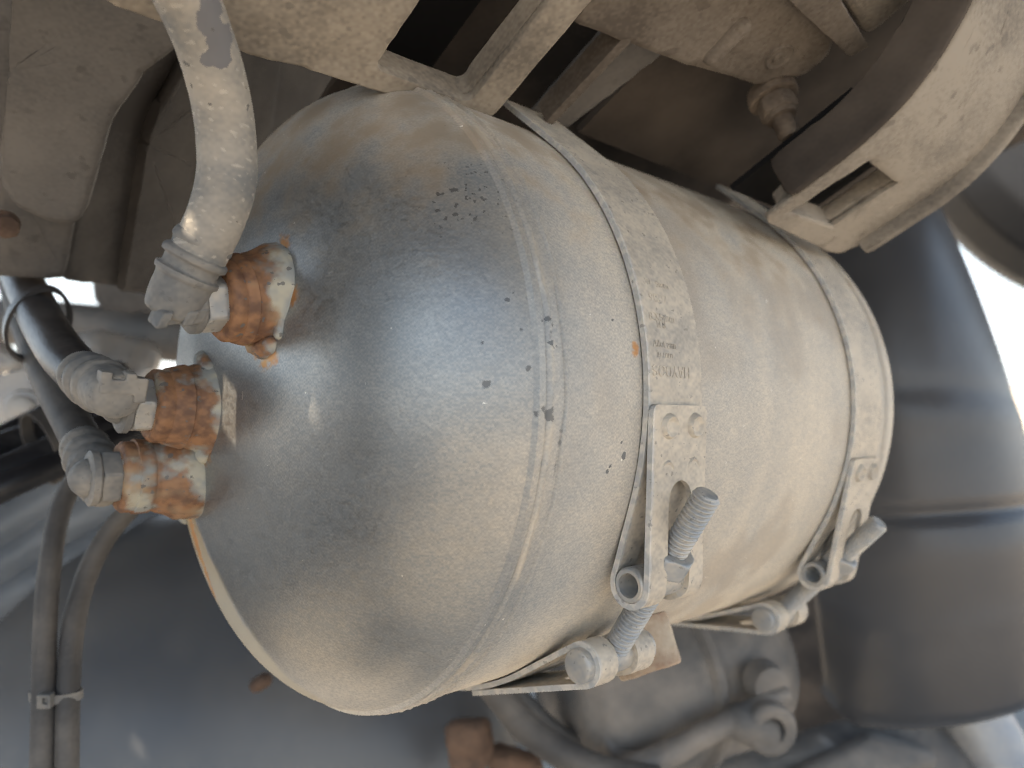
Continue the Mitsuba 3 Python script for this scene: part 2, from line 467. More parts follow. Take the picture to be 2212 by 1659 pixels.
def port_color(p, n, uv):
    a = fbm(p.x * 52, p.y * 52, p.z * 52, 5)
    b = fbm(p.x * 260 + 5, p.y * 260, p.z * 260, 3)
    k = smoothstep(0.50, 0.68, a + (b - 0.5) * 0.20 + port_side(p) * 0.24)
    rust = mix(mix((0.105, 0.055, 0.036), (0.25, 0.130, 0.066), smoothstep(0.2, 0.8, b)), (0.33, 0.25, 0.16), smoothstep(0.56, 0.80, fbm(p.x * 70 + 3, p.y * 70, p.z * 70)) * 0.75)
    paint = mix((0.245, 0.26, 0.255), (0.37, 0.355, 0.29), smoothstep(0.4, 0.7, fbm(p.x * 140, p.y * 140 + 8, p.z * 140, 3)))
    c = mix(paint, rust, k)
    d = smoothstep(0.70, 0.74, fbm(p.x * 330, p.y * 330, p.z * 330 + 4, 3))
    return mix(c, (0.10, 0.10, 0.10), d * 0.8)


def port_side(p):
    """rust is thickest round the joint between port and nut, thinnest at the weld"""
    qx, qy, qz = p.x - float(A[0]), p.y - float(A[1]), p.z - float(A[2])
    s = qx * float(D[0]) + qy * float(D[1]) + qz * float(D[2])
    return smoothstep(-0.046, -0.062, s) - 0.35 * smoothstep(-0.052, -0.032, s)


bsdf('port_rust', proc(port_color), 0.62, 0, 0.45, COARSE, 0.0002)

HOSE_CHIP = [(px(455, 12, .207), .0050), (px(462, 40, .209), .0048), (px(486, 78, .214), .0050), (px(478, 105, .216), .0050), (px(464, 124, .217), .0042)]


def hose_color(p, n, uv):
    a = fbm(p.x * 60, p.y * 60, p.z * 60, 4)
    g = noise(p.x * 800, p.y * 800, p.z * 800)
    st = noise(p.x * 500 + p.z * 260, p.y * 500, p.z * 700)
    c = mix((0.15, 0.155, 0.158), (0.32, 0.293, 0.255), dr.clip((a - 0.5) * 2.2 + 0.58 + (g - 0.5) * 0.4, 0, 1))
    c = mix(c, (0.55, 0.51, 0.44), smoothstep(0.70, 0.92, st) * 0.35)
    m = mi.Float(0)
    w = fbm(p.x * 230, p.y * 230, p.z * 230, 3) - 0.5
    for q, rad in HOSE_CHIP:
        m = dr.maximum(m, smoothstep(rad, rad * 0.9, dist(p, q) + w * 0.007))
    c = mix(c, (0.135, 0.135, 0.145), m)
    d = smoothstep(0.80, 0.84, noise(p.x * 420, p.y * 420, p.z * 420) * 0.7 + a * 0.3)
    return mix(c, (0.09, 0.088, 0.085), d * 0.8)


bsdf('hose_grey', proc(hose_color), 0.62, 0, 0.4, COARSE, 0.0004)


def ground_color(p, n, uv):
    a = fbm(p.x * 1.3, p.y * 1.3, 0, 4)
    g = fbm(p.x * 40, p.y * 40, 0, 3)
    return mix((0.23, 0.213, 0.19), (0.32, 0.30, 0.268), dr.clip(a + (g - 0.5) * 0.6, 0, 1))


bsdf('ground_sand', proc(ground_color), 0.95, 0, 0.2)

# ---------------------------------------------------------------- setting
g = trimesh.creation.box([600, 600, 0.2]); g.apply_translation([0, 0, -0.1])
add('ground', g, 'ground_sand', False, 'pale sandy yard floor in sunlight beside and under the truck', None, None, 'structure')

# unseen low wall, out of view at left, placed to darken what the head mirrors
wall = man(trimesh.creation.box([.26, 5.0, .72]))
wall = soften(wall, .12, 2, .006, 6).apply_translation([-2.0, -.1, .36])
bsdf('concrete', dusty((0.38, 0.38, 0.37), (0.50, 0.49, 0.47), 0.5, 6, 71, 0.2), 0.9)
add('unseen_wall', wall, 'concrete', 40, 'unseen low concrete wall out of view at left, placed to darken what the tank head mirrors', 'wall')

# unseen load bed above, out of view, placed to shade everything in view
BED_Z = H + 0.37
bed_poly = Polygon([(-0.95, -0.22), (0.78, -0.22), (0.78, 2.4), (-0.95, 2.4)])


def bed_hole(target, rx, ry, turn=0.0):
    """a hole placed in the unseen bed sheet for a sun spot, on the sun's way to a place below"""
    t = (BED_Z - target[2]) / SUN[2]
    c = target + SUN * t
    from shapely import affinity
    return affinity.translate(affinity.rotate(affinity.scale(Polygon([(math.cos(q), math.sin(q)) for q in np.linspace(0, 2 * np.pi, 24, endpoint=False)]), rx, ry), turn), c[0], c[1])


for tgt, rx, ry, turn in ((head_hit(496, 885), .0160, .0260, 50), (px(447, 548, .2460), .0040, .0040, 0), (px(430, 1362, .660), .0034, .0034, 0), (px(316, 1425, .634), .0044, .0044, 0), (px(300, 1615, .6006), .0034, .0034, 0),
                          (px(1465, 1548, .545), .011, .018, 30)):
    bed_poly = bed_poly.difference(bed_hole(tgt, rx, ry, turn))  # each hole is placed so that a sun spot falls on its target
# unseen slotted plate, out of view, placed to shape the sun sliver on the head
tgt = head_hit(496, 885)
sc_ = tgt + SUN * 0.19
su = unit0(np.cross(SUN, np.array([0.35, 1.0, 0.0]))); sv = np.cross(SUN, su)
vis = unit0(D - (D @ SUN) * SUN)
slotp = LineString([(-.0062, 0), (.0062, .0006)]).buffer(.0062, cap_style='flat')
sh_poly = Polygon([(-.045, -.03), (.045, -.03), (.045, .03), (-.045, .03)]).buffer(-.006).buffer(.006).difference(slotp)
upv = unit0(np.array([0.02, 0.0, 1.0]) - SUN * SUN[2]); sdv = np.cross(SUN, upv)
shield = trimesh.creation.extrude_polygon(sh_poly, .0015, engine='earcut')
q_ = np.array(shield.vertices)
shield.vertices = sc_ + q_[:, :1] * upv + q_[:, 1:2] * sdv + q_[:, 2:3] * SUN
shield.fix_normals()
add('unseen_slot_plate', shield, 'panel_shaded', False, 'unseen slotted plate out of view above the hose fittings, placed to shape the sun sliver on the tank head', 'plate')
bed = trimesh.creation.extrude_polygon(bed_poly, .003, engine='earcut'); bed.apply_translation([0, 0, BED_Z])
add('unseen_truck_bed', bed, 'web_dark', False, 'unseen sheet steel load bed out of view above the undercarriage, placed to shade it, with holes for sun spots', None, None, 'structure')

# ---------------------------------------------------------------- air tank
thing('air_tank', 'grey painted dusty steel air tank strapped under the truck, filling the middle', 'air tank')
pr = [(HEAD_S - HEAD_H * math.cos(t) ** (2 / HEAD_N), R * math.sin(t) ** (2 / HEAD_N)) for t in np.linspace(0.0, math.pi / 2, 90)]
pr[0] = (HEAD_S - HEAD_H, 0.0)
pr = [(HEAD_S - HEAD_H * max(1 - (r / R) ** HEAD_N, 0) ** (1 / HEAD_N), r) for r in np.concatenate([np.linspace(0, R * 0.8, 40, endpoint=False), R * (1 - 0.2 * np.linspace(1, 0, 60) ** 2)])]
prof = [(a, b) for a, b in pr if a < -0.0052]
prof += [(-0.0045, R * 1.0 - 0.0001), (-0.002, R)]
near_head = lathe(fine(prof + [(-0.0019, R - 0.004)], 0.002), A, D, 180)
nv = np.array(near_head.vertices)
near_head.vertices = nv + near_head.vertex_normals * ((meshkit.fbm(nv * 14, 2, 3) - 0.5) * 0.0016)[:, None]
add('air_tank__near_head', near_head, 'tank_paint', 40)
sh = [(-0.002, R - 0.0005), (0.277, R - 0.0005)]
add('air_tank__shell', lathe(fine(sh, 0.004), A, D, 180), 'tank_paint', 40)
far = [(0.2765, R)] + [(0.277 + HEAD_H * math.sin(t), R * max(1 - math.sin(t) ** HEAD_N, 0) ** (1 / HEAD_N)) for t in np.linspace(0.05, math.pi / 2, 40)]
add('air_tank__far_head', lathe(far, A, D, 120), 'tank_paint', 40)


def weld(s0, width, height, seed):
    n, k = 420, 9
    th = np.arange(n) / n * 2 * np.pi
    prof = np.linspace(-1, 1, k)
    V = np.zeros((k, n, 3))
    for i, u in enumerate(prof):
        wob = (meshkit.noise(np.column_stack([np.cos(th) * 9, np.sin(th) * 9, np.full(n, seed)]), seed) - 0.5) * 0.0012
        rip = 0.75 + 0.25 * np.sin(th * 150 + 1.5 * u) + (meshkit.noise(np.column_stack([np.cos(th) * 40, np.sin(th) * 40, np.full(n, 2.0)]), seed) - 0.5) * 0.5
        rr = R - 0.0012 + (height + 0.0012) * (1 - u * u) * np.clip(0.6 + 0.4 * rip, 0.6, 1.15)
        V[i] = A + (s0 + wob + u * width / 2)[:, None] * D + rr[:, None] * (np.cos(th)[:, None] * E2 + np.sin(th)[:, None] * E1)
    return grid_solid(V)


add('air_tank__weld_seam', weld(0.0005, 0.0042, 0.0010, 4), 'tank_paint', 60)
add('air_tank__weld_seam', weld(0.0078, 0.0026, 0.0008, 9), 'tank_paint', 60)
add('air_tank__weld_seam', weld(0.2765, 0.005, 0.001, 6), 'tank_paint', 60)


def port(base, ax, r0, r1, length, seed, blobs):
    """a threaded port welded to the head: flared lumpy foot, stepped collar"""
    base = np.asarray(base) - np.asarray(ax) * 0.012
    p = [(0, r0 + .0035), (.010, r0 + .0030), (.0125, r0 + .0016), (.015, r0 + .0004), (.018, r0 - .0004), (.0185, r0 - .0010), (.021, r0 - .0012), (.0215, r0 - .0006), (.012 + length * .72, r1 + .0008),
         (.012 + length * .74, r1), (.012 + length - .0015, r1), (.012 + length, r1 - .0015), (.012 + length, r1 * .6)]
    t = lathe(fine(p, 0.0012), base, ax, 72)
    v = np.array(t.vertices)
    s = (v - base) @ np.asarray(ax)
    amp = 0.0008 * np.clip(1 - (s - 0.010) / 0.008, 0.12, 1)
    t.vertices = v + t.vertex_normals * ((meshkit.fbm(v * 130, 3, seed) - 0.42) * 2 * amp)[:, None]
    return t


def unit(v):
    v = np.asarray(v, float); return v / np.linalg.norm(v)


AX1 = unit(-D + np.array([0.02, -0.03, -0.16]))
AX2 = unit(-D + np.array([0, 0, 0.02]))
AX3 = unit(-D + np.array([-0.05, 0, 0.0]))
B1, B2, B3 = head_hit(568, 645), head_hit(440, 880), px(366, 1026, 0.328)
PORTS = [(B1, AX1, .0180, .0155, .0180, 5), (B2, AX2, .0185, .0152, .0225, 6), (B3, AX3, .0165, .0152, .021, 7)]
ENDS = []
for (b, ax, r0, r1, L, sd), lab in zip(PORTS, ('upper rusty threaded port welded to the tank head', 'middle rusty threaded port at the centre of the head', 'lowest and rustiest port at the edge of the head')):
    k = add('air_tank__port', port(b, ax, r0, r1, L, sd, None), 'port_rust', 50, lab)
    ENDS.append(b + ax * L)
for pts, r in (([(570, 548), (592, 545), (606, 556)], .0034), ([(550, 745), (568, 757), (586, 748)], .0036), ([(606, 600), (610, 660), (604, 720)], .0022),
               ([(438, 775), (456, 800)], .0040), ([(430, 965), (442, 980), (452, 950)], .0042), ([(464, 830), (465, 900)], .0028), ([(398, 1095), (402, 1115)], .0040)):
    m = hull([head_hit(*q) for q in pts], r)
    add('air_tank__weld_bead', soften(m, .0016, 3, .0009, 240, len(pts)), 'port_rust', 60)
# drain port under the barrel
dc = cyl(0.118, math.radians(-52), R - 0.004)
dax = unit(math.cos(math.radians(-62)) * E2 + math.sin(math.radians(-62)) * E1)
add('air_tank__drain_port', soften(man(lathe([(0, .0165), (.018, .0155), (.0225, .0150), (.0235, .0142)], dc, dax, 48)), 0.002, 4, 0.0005, 140), 'drain_rust', 50, 'rusty drain port on the underside of the barrel')

# ---------------------------------------------------------------- clamp straps with T-bolts
def clamp(key, s_edge, rot, top_phi, label, lettering):
    thing(key, label, 'clamp strap', 'clamp straps round the air tank')
    W, TH = 0.0345, 0.0023
    sm = s_edge + W / 2
    pu, ru = math.radians(-27.0 + rot), R + 0.0118
    pl, rl_ = math.radians(-42.7 + rot), R + 0.0140
    rl = 0.0078                                       # centre line of the sheet round the pin
    Ri, Ro = R + 0.0013, R + 0.0037

    def polar(r, ph): return np.array([r * math.cos(ph), r * math.sin(ph)])

    def strip(phc, rc, far, over, sgn):
        """path of the sheet in the plane across the tank: along the tank, round the pin, back over itself; sgn=-1 heads downwards"""
        c = polar(rc, phc)
        b = math.acos(min(1, (Ri + rl) / rc)); gm = math.acos((Ro - rl) / rc)
        P = [polar(Ri, ph) for ph in np.linspace(far, phc - sgn * b, max(10, int(abs(far - phc) * R / 0.002)))]
        a0 = phc - sgn * b + math.pi                   # first touch on the pin circle
        a1 = phc - sgn * gm                            # last touch
        while sgn * (a1 - a0) > 0: a1 -= sgn * 2 * math.pi
        while sgn * (a0 - a1) > 2 * math.pi: a1 += sgn * 2 * math.pi
        n0 = len(P)
        P += [c + rl * np.array([math.cos(a), math.sin(a)]) for a in np.linspace(a0, a1, 40)]
        n1 = len(P)
        P += [polar(Ro, ph) for ph in np.linspace(phc - sgn * gm, over, 40)]
        if sgn < 0:                                    # upwards the sheet leaves the tank in a straight line
            lv = math.radians(51)
            n_before = len(P)
            P = [p for i, p in enumerate(P) if i >= n0 or math.atan2(p[1], p[0]) < lv]
            n0 -= n_before - len(P); n1 -= n_before - len(P)
            tp = polar(Ri, lv); td = np.array([-math.sin(lv), math.cos(lv)])
            lead = [tp + td * q for q in np.linspace(.045, .0005, 40)]
            P = lead + P; n0 += len(lead); n1 += len(lead)
        P = np.array(P)
        keep = np.r_[True, np.linalg.norm(np.diff(P, axis=0), axis=1) > 2e-5]
        i0, i1 = keep[:n0].sum(), keep[:n1].sum()
        P = P[keep]
        # even steps
        L = np.r_[0, np.cumsum(np.linalg.norm(np.diff(P, axis=0), axis=1))]
        return P, L, L[i0 - 1], L[i1 - 1], L[i1]

    def sheet(phc, rc, far, over, sgn, seed):
        P, L, l0, l1, l2 = strip(phc, rc, far, over, sgn)
        poly = Polygon([(0, 0), (L[-1], 0), (L[-1], W), (0, W)]).buffer(-0.003).buffer(0.003)
        slot = LineString([(l0 + 0.010, W / 2), (l1 + 0.020, W / 2)]).buffer(0.0062)
        if sgn < 0:
            slot = slot.union(LineString([(l1 - 0.002, W / 2 + 0.001), (l1 + 0.0315, W / 2 + 0.001)]).buffer(0.0072))
        poly = poly.difference(slot)
        t = trimesh.creation.extrude_polygon(poly, TH, engine='earcut')
        t = mesh_of(man(t).refine_to_length(0.0022)); t.merge_vertices()
        q = np.array(t.vertices)
        X = np.column_stack([np.interp(q[:, 0], L, P[:, 0]), np.interp(q[:, 0], L, P[:, 1])])
        e = 0.0012
        tx = np.column_stack([np.interp(q[:, 0] + e, L, P[:, i]) - np.interp(q[:, 0] - e, L, P[:, i]) for i in (0, 1)])
        tx /= np.linalg.norm(tx, axis=1, keepdims=True)
        nn = np.column_stack([-tx[:, 1], tx[:, 0]])
        X = X + nn * (q[:, 2] - TH / 2)[:, None]
        V = A + (s_edge + q[:, 1])[:, None] * D + X[:, :1] * E2 + X[:, 1:] * E1
        V += ((meshkit.fbm(V * 120, 3, seed) - 0.5) * 0.0007)[:, None] * (0.6 * D - 0.8 * E2)
        t.vertices = V
        if t.volume < 0: t.invert()
        return t

    over_u = math.radians(-0.2 + rot)
    add(key + '__upper_band', sheet(pu, ru, math.radians(top_phi), over_u, -1, 3), 'strap_steel', 40)
    add(key + '__lower_band', sheet(pl, rl_, math.radians(-170), math.radians(-72 + rot), 1, 8), 'strap_steel', 40)
    # four pressed buttons that join the sheet to itself
    for ds, ph in ((0.0100, -3.6), (0.0268, -3.5), (0.0098, -10.3), (0.0265, -10.0)):
        phr = math.radians(ph + rot)
        ax = math.cos(phr) * E2 + math.sin(phr) * E1
        o = cyl(s_edge + ds, phr, Ro + TH / 2 - 0.0004)
        t = lathe(fine([(0, .0052), (.0006, .0050), (.0019, .0043), (.0024, .0038), (.0021, .0031), (.0015, .0024), (.0016, 0)], 0.0006), o, ax, 36)
        t.vertices = np.array(t.vertices) + ax * ((meshkit.fbm(np.array(t.vertices) * 420, 2, 5) - 0.5) * 0.0006)[:, None]
        add(key + '__pressed_button', t, 'strap_steel', 50)
    # pins
    C_u = A + polar(ru, pu)[0] * E2 + polar(ru, pu)[1] * E1
    C_l = A + polar(rl_, pl)[0] * E2 + polar(rl_, pl)[1] * E1
    ro = rl - TH / 2
    a, b = s_edge - 0.0005, s_edge + W + 0.004
    pin_u = man(lathe([(a, ro - .0006), (a + .0008, ro), (b, ro), (b + .001, ro - .001)], C_u, D, 48)) - man(lathe([(a - .002, .0046), (a + .004, .0043), (a + .011, .0034), (a + .0125, .0010)], C_u, D, 40))
    add(key + '__hollow_pin', soften(pin_u, 0.0016, 2, 0.0001, 300), 'zinc', 40)
    pin_l = lathe([(a - .0035, ro - .0012), (a - .0025, ro), (b, ro), (b + .001, ro - .001)], C_l, D, 48)
    add(key + '__solid_pin', pin_l, 'zinc', 40)
    # T-bolt from the lower pin through the upper one
    X0, X1 = C_l + D * sm, C_u + D * sm
    ax = unit(X1 - X0)
    tip = X1 + ax * 0.0415
    add(key + '__threaded_rod', rod_thread(X0, tip, 0.0053, 0.0019, 0.00100, 0.004), 'zinc', 30)
    nut0 = X1 + ax * (rl - 0.002)
    add(key + '__nut', hexnut(nut0, ax, 0.0165, 0.0085, 0.35, 0.0049), 'zinc', 35)
    if lettering:
        for txt, x, y, h, flip in lettering:
            m = meshkit.text_mesh(txt, h, 0.0005)
            v = np.array(m.vertices)
            w = v[:, 0].max() - v[:, 0].min()
            if flip:
                v[:, 0], v[:, 1] = w - v[:, 0], h - v[:, 1]
            p0 = tank_hit(x, y, R + TH + 0.0004) - A
            s_, ph_ = p0 @ D, math.atan2(p0 @ E1, p0 @ E2)
            r = R + 0.0013 + TH / 2 - 0.0002 + v[:, 2]
            ph = ph_ + v[:, 1] / R
            m.vertices = A + (s_ + v[:, 0])[:, None] * D + r[:, None] * (np.cos(ph)[:, None] * E2 + np.sin(ph)[:, None] * E1)
            if m.volume < 0: m.invert()
            add(key + '__lettering', m, 'strap_steel', False, 'worn raised lettering on the strap' )


clamp('clamp_strap', 0.0487, 0.0, 118, 'near clamp strap with worn raised lettering and a big threaded bolt', [
    ('HAYDOS', 1413, 812, .0042, True), ('in mm', 1420, 771, .0026, False), ('Allet zan', 1412, 748, .0026, False), ('N 8', 1420, 707, .0026, False),
    ('8.X5mm', 1403, 689, .0030, False), ('9007', 1403, 649, .0034, False), ('5mm', 1417, 619, .0026, False), ('JN', 1391, 612, .0026, False)])
clamp('clamp_strap_001', 0.2277, -10.4, 118, 'far blurred clamp strap at the right end of the tank', None)

# ---------------------------------------------------------------- hose fittings and hoses
def fitting(key, i, sock, label, spin):
    """hex nut, neck, moulded elbow with ribs and catch, all one push-on fitting. sock: list of points from the elbow's knee along the hose"""
    thing(key, label, 'hose fitting', 'push-on elbow fittings on the tank head')
    ax = PORTS[i][1]
    e = ENDS[i] - ax * 0.0012
    add(key + '__hex_nut', hexnut(e, ax, 0.0205, 0.0085, spin), 'plastic_grey' if i == 2 else 'zinc', 35)
    flange = e + ax * 0.0085
    add(key + '__flange', lathe(fine([(0, .0108), (.0008, .0116), (.0032, .0116), (.0040, .0104), (.0042, .0085)], 0.001), flange, ax, 48), 'plastic_grey', 40)
    knee = np.asarray(sock[0])
    nr = 0.0082
    body = m3.Manifold.batch_hull([hull([flange + ax * 0.003], nr), hull([knee], nr)])
    dirs = unit(np.asarray(sock[-1]) - knee)
    L = np.linalg.norm(np.asarray(sock[-1]) - knee)
    rs = 0.0098
    prof = [(-.010, .0045), (-.0085, .0086), (-.003, rs), (L * .22, rs), (L * .23, rs + .0012), (L * .34, rs + .0013), (L * .35, rs - .0004), (L * .52, rs - .0004), (L * .54, rs + .0013), (L * .66, rs + .0012), (L * .68, rs - .0006), (L * .80, rs - .0004), (L * .82, rs + .0006), (L * .93, rs + .0004), (L, rs - .0008)]
    sk = man(lathe(fine(prof, 0.002), knee, dirs, 48))
    add(key + '__elbow', soften(body + sk, 0.0014, 3, 0.0004, 160, i), 'plastic_grey', 45)
    # catch with two lugs at the blind end of the elbow
    side = unit(np.cross(dirs, ax)); side = side if side @ (UP - knee) > 0 else -side
    c = knee - dirs * 0.0075
    lug = obox(c + side * 0.0055 + ax * 0.001, (dirs, ax, side), (.0030, .0062, .0042)) - obox(c + side * 0.0085 + ax * 0.001, (dirs, ax, side), (.0050, .0024, .0016))
    lug = lug + obox(c - ax * 0.0072 + side * 0.003, (dirs, ax, side), (.0030, .0022, .0050))
    add(key + '__catch', soften(lug, 0.0012, 3, 0.0003, 260, 3), 'plastic_grey', 45)


HOSE1 = [(388, 628, .257), (424, 560, .256), (466, 472, .254), (490, 385, .251), (488, 290, .247), (474, 200, .240), (446, 100, .230), (405, 0, .218), (352, -100, .206), (300, -190, .196)]
P1 = pxs(HOSE1)
fitting('elbow_fitting', 0, [P1[0], px(446, 508, .2555)], 'dusty elbow fitting on the upper port where the thick grey hose ends', 0.4)
hose_mesh = tube(P1[1:], np.array([.0094, .0096, .0098, .0096, .0094, .0092, .0092, .0092, .0092]), 48, 16, bump=0.035)
HOSE_CHIP[:] = [(hit_mesh(hose_mesh, x, y), r) for x, y, r in ((455, 12, .0050), (462, 40, .0046), (487, 78, .0046), (480, 104, .0046), (466, 124, .0040))]
add('air_hose', hose_mesh, 'hose_grey', 60, 'thick dusty grey hose curving down from the top edge to the upper port', 'air hose')
HOSE2 = [(238, 846, .287), (190, 820, .302), (140, 770, .328), (102, 712, .375), (66, 640, .43), (36, 570, .50), (10, 480, .58)]
P2 = pxs(HOSE2)
fitting('elbow_fitting', 1, [P2[0], P2[1] * .75 + P2[2] * .25], 'dusty elbow fitting on the middle port at the centre of the head', 0.1)
add('air_hose', tube(P2[1:], [.0092, .0098, .0105, .011, .0115, .012], 36), 'hose_black', 60, 'glossy black hose running up left from the middle port', 'air hose')
HOSE3 = [(216, 1036, .318), (194, 985, .332), (160, 920, .352), (122, 850, .378), (88, 780, .41), (58, 705, .455), (30, 620, .51), (5, 520, .58)]
P3 = pxs(HOSE3)
fitting('elbow_fitting', 2, [P3[0], P3[1] * .6 + P3[2] * .4], 'dusty elbow fitting on the lowest port at the left rim of the tank', 0.2)
add('air_hose', tube(P3[1:], .0086, 36), 'hose_dusty', 60, 'matt black hose running up left from the lowest port', 'air hose')

# ---------------------------------------------------------------- tank bracket and frame: the plane of its underside
AL = math.radians(28)
NB = E2 * math.sin(AL) - E1 * math.cos(AL)       # out of the underside, down and towards the viewer
WB = E2 * math.cos(AL) + E1 * math.sin(AL)       # up along the arm
q = px(1060, 260, 1.0) - UP
QB = UP + q * (((A + D * 0.036 - UP) @ D) / (q @ D))
BF = (QB, D, WB, NB)


def poly(*p):
    return Polygon(p)


k = 'tank_bracket'
thing(k, 'tan dusty box bracket with a square opening above the near end of the tank', 'bracket', 'box brackets holding the tank')
plate = poly((-.150, -.008), (-.10, -.009), (-.086, -.0065), (-.024, -.0045), (-.018, -.0022), (-.008, -.0022), (-.003, -.0008), (0, .002), (0, .14), (-.150, .14))
hole = poly((-.0605, .0035), (-.0151, .0042), (-.0151, .12), (-.0605, .12)).buffer(-.004).buffer(.004)
add(k + '__bottom_plate', extrude(plate.difference(hole), .0045, BF, .004, 6, .0004), 'bracket_dirt', 40)
walls = [((-.0605, .0026), (-.0151, .0033)), ((-.0151, .0033), (-.0151, .12)), ((-.0605, .0026), (-.0605, .12))]
tubewall = hole.buffer(.0042).difference(hole.buffer(.0003))
add(k + '__opening_lip', extrude(tubewall, .0105, (QB - NB * .0046, D, WB, NB), .004, 4, .0003), 'bracket_dirt', 40)
add(k + '__end_flange', extrude(poly((-.0052, .003), (-.0004, .004), (-.0004, .14), (-.0052, .14)), .012, (QB - NB * .0046, D, WB, NB), .005, 3, .0003), 'bracket_dirt', 40)
add(k + '__shade_sheet', extrude(poly((-.145, -.024), (-.006, -.024), (-.006, .16), (-.145, .16)), .004, (QB - NB * .046, D, WB, NB), .01, 0, 0), 'hole_shade', False)  # black sheet put in for the shade inside the opening

# the frame rail that carries both brackets, with its openings
k = 'frame_rail'
thing(k, 'brown dirty frame rail at the top, carrying the bolt and both brackets', 'frame rail')
RB = (QB - NB * .004, D, WB, NB)
rail = poly((.003, .052), (.033, .0555), (.075, .0605), (.122, .0690), (.1405, .084), (.1415, .096), (.134, .104), (.10, .112), (.003, .100))
add(k + '__bottom_flange', extrude(rail, .005, RB, .004, 6, .0004), 'rail_dirt', 40)
ridge = poly((.003, .104), (.06, .1065), (.143, .104), (.147, .112), (.10, .1185), (.003, .117))
add(k + '__ridge', extrude(ridge, .016, (QB + NB * .004, D, WB, NB), .004, 6, .0004), 'rail_dirt', 40)
up = poly((.003, .124), (.06, .124), (.152, .113), (.150, .17), (.10, .23), (.003, .23))
add(k + '__upper_plate', extrude(up, .006, RB, .006, 5, .0004), 'bracket_dirt', 40)
rib = poly((.0298, .006), (.0345, .006), (.0350, .058), (.0300, .058))
add(k + '__rib', extrude(rib, .012, RB, .004, 2, .0003), 'rail_dirt', 40)
back = poly((.0352, -.012), (.060, -.012), (.078, .07), (.0352, .07))
add(k + '__gusset', extrude(back, .004, (QB - NB * .020, D, WB, NB), .006, 3, .0004), 'panel_grey', 40)
web = poly((-.02, -.10), (.34, -.10), (.34, .14), (-.02, .14))
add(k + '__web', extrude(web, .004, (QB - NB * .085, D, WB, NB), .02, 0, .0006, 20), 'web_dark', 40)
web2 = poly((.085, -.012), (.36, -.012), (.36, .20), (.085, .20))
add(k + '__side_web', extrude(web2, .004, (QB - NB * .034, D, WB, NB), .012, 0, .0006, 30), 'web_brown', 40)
# pressed slot and dimple on the flange
def on_rail(x, y, off=0.0):
    b = (QB + NB * (off - .004), D, WB, NB)
    u, v = to_plane(b, [(x, y)])[0]
    return u, v, b[0] + D * u + WB * v
u0, v0, s0 = on_rail(1538, 122); u1, v1, s1 = on_rail(1602, 55)
add(k + '__pressed_slot', soften(hull([s0 - NB * .0002, s1 - NB * .0002], .0042), .0012, 2), 'rail_dirt', 50)
_, _, c = on_rail(1682, 122)
ringp = fine([(-.002, .0072), (.0006, .0070), (.0012, .0062), (.0004, .0050), (.0004, .0034), (.0012, .0030), (.0012, .0012), (-.001, .0008)], .0006)
add(k + '__dimple', lathe(ringp, c, NB, 40), 'rail_dirt', 50)

k = 'frame_bolt'
thing(k, 'dirt covered bolt end with nut hanging from the frame rail', 'bolt')
_, _, c = on_rail(1668, 205)
bax = unit(NB - WB * .10)
add(k + '__washer', lathe(fine([(-.004, .0115), (.0008, .0125), (.0028, .0122), (.0034, .0112), (.0034, .006)], .001), c, bax, 44), 'bolt_brown', 45)
add(k + '__nut', hexnut(c + bax * .003, bax, .0170, .009, .2), 'bolt_brown', 35)
add(k + '__collar', lathe(fine([(0, .0078), (.003, .0074), (.0035, .006)], .001), c + bax * .0115, bax, 40), 'bolt_brown', 45)
add(k + '__thread', rod_thread(c + bax * .008, c + bax * .026, .0052, .0016, .0008), 'bolt_brown', 30)

# far bracket: same plate turned over, its arm curving up to the right
k = 'tank_bracket_001'
thing(k, 'tan dusty bracket with a narrow slot and curved arm above the tank far end', 'bracket', 'box brackets holding the tank')
q = px(1820, 552, 1.0) - UP
QF = UP + q * (((A + D * 0.263 - UP) @ D) / (q @ D))


def arm_bend(c):
    """beyond 52 mm the arm rolls upwards"""
    def f(v):
        v = v.copy()
        w = v[:, 1]
        over = np.clip(w - .050, 0, None)
        rb = .115
        a = over / rb
        h = np.where(over > 0, rb * (1 - np.cos(a)), 0)
        w2 = np.where(over > 0, .050 + rb * np.sin(a), w)
        # depth coordinate (third) runs against N; rolling upwards = more against N
        nz = np.where(over > 0, v[:, 2] * np.cos(a) + h, v[:, 2])
        w2 = w2 - np.where(over > 0, v[:, 2] * np.sin(a), 0)
        return np.column_stack([v[:, 0], w2, nz])
    return f


FB = (QF, D, WB, NB)
p = poly((-.098, .004), (-.05, .001), (-.012, -.001), (-.003, .0005), (.0015, .006), (.0025, .045), (0, .06), (0, .26), (-.098, .26), (-.098, .05))
slot = poly((-.0870, .0135), (-.0435, .0150), (-.0410, .0510), (-.0815, .0525))
add(k + '__arm_plate', extrude(p.difference(slot.buffer(-.001).buffer(.001)), .004, FB, .005, 5, .0004, warp=arm_bend(0)), 'arm_dirt', 40)
lip = slot.buffer(.004).difference(slot.buffer(.0004))
add(k + '__slot_lip', extrude(lip, .010, (QF - NB * .0041, D, WB, NB), .004, 3, .0003), 'arm_dirt', 40)
fl = poly((-.0045, .012), (0, .012), (0, .26), (-.0045, .26))
add(k + '__edge_flange', extrude(fl, .012, (QF + NB * .0075, D, WB, NB), .005, 4, .0004, warp=arm_bend(0)), 'arm_dirt', 40)
fl = poly((-.102, .02), (-.0985, .02), (-.0985, .26), (-.102, .26))
add(k + '__inner_flange', extrude(fl, .024, (QF, D, WB, NB), .006, 3, .0004, warp=arm_bend(0)), 'web_brown', 40)
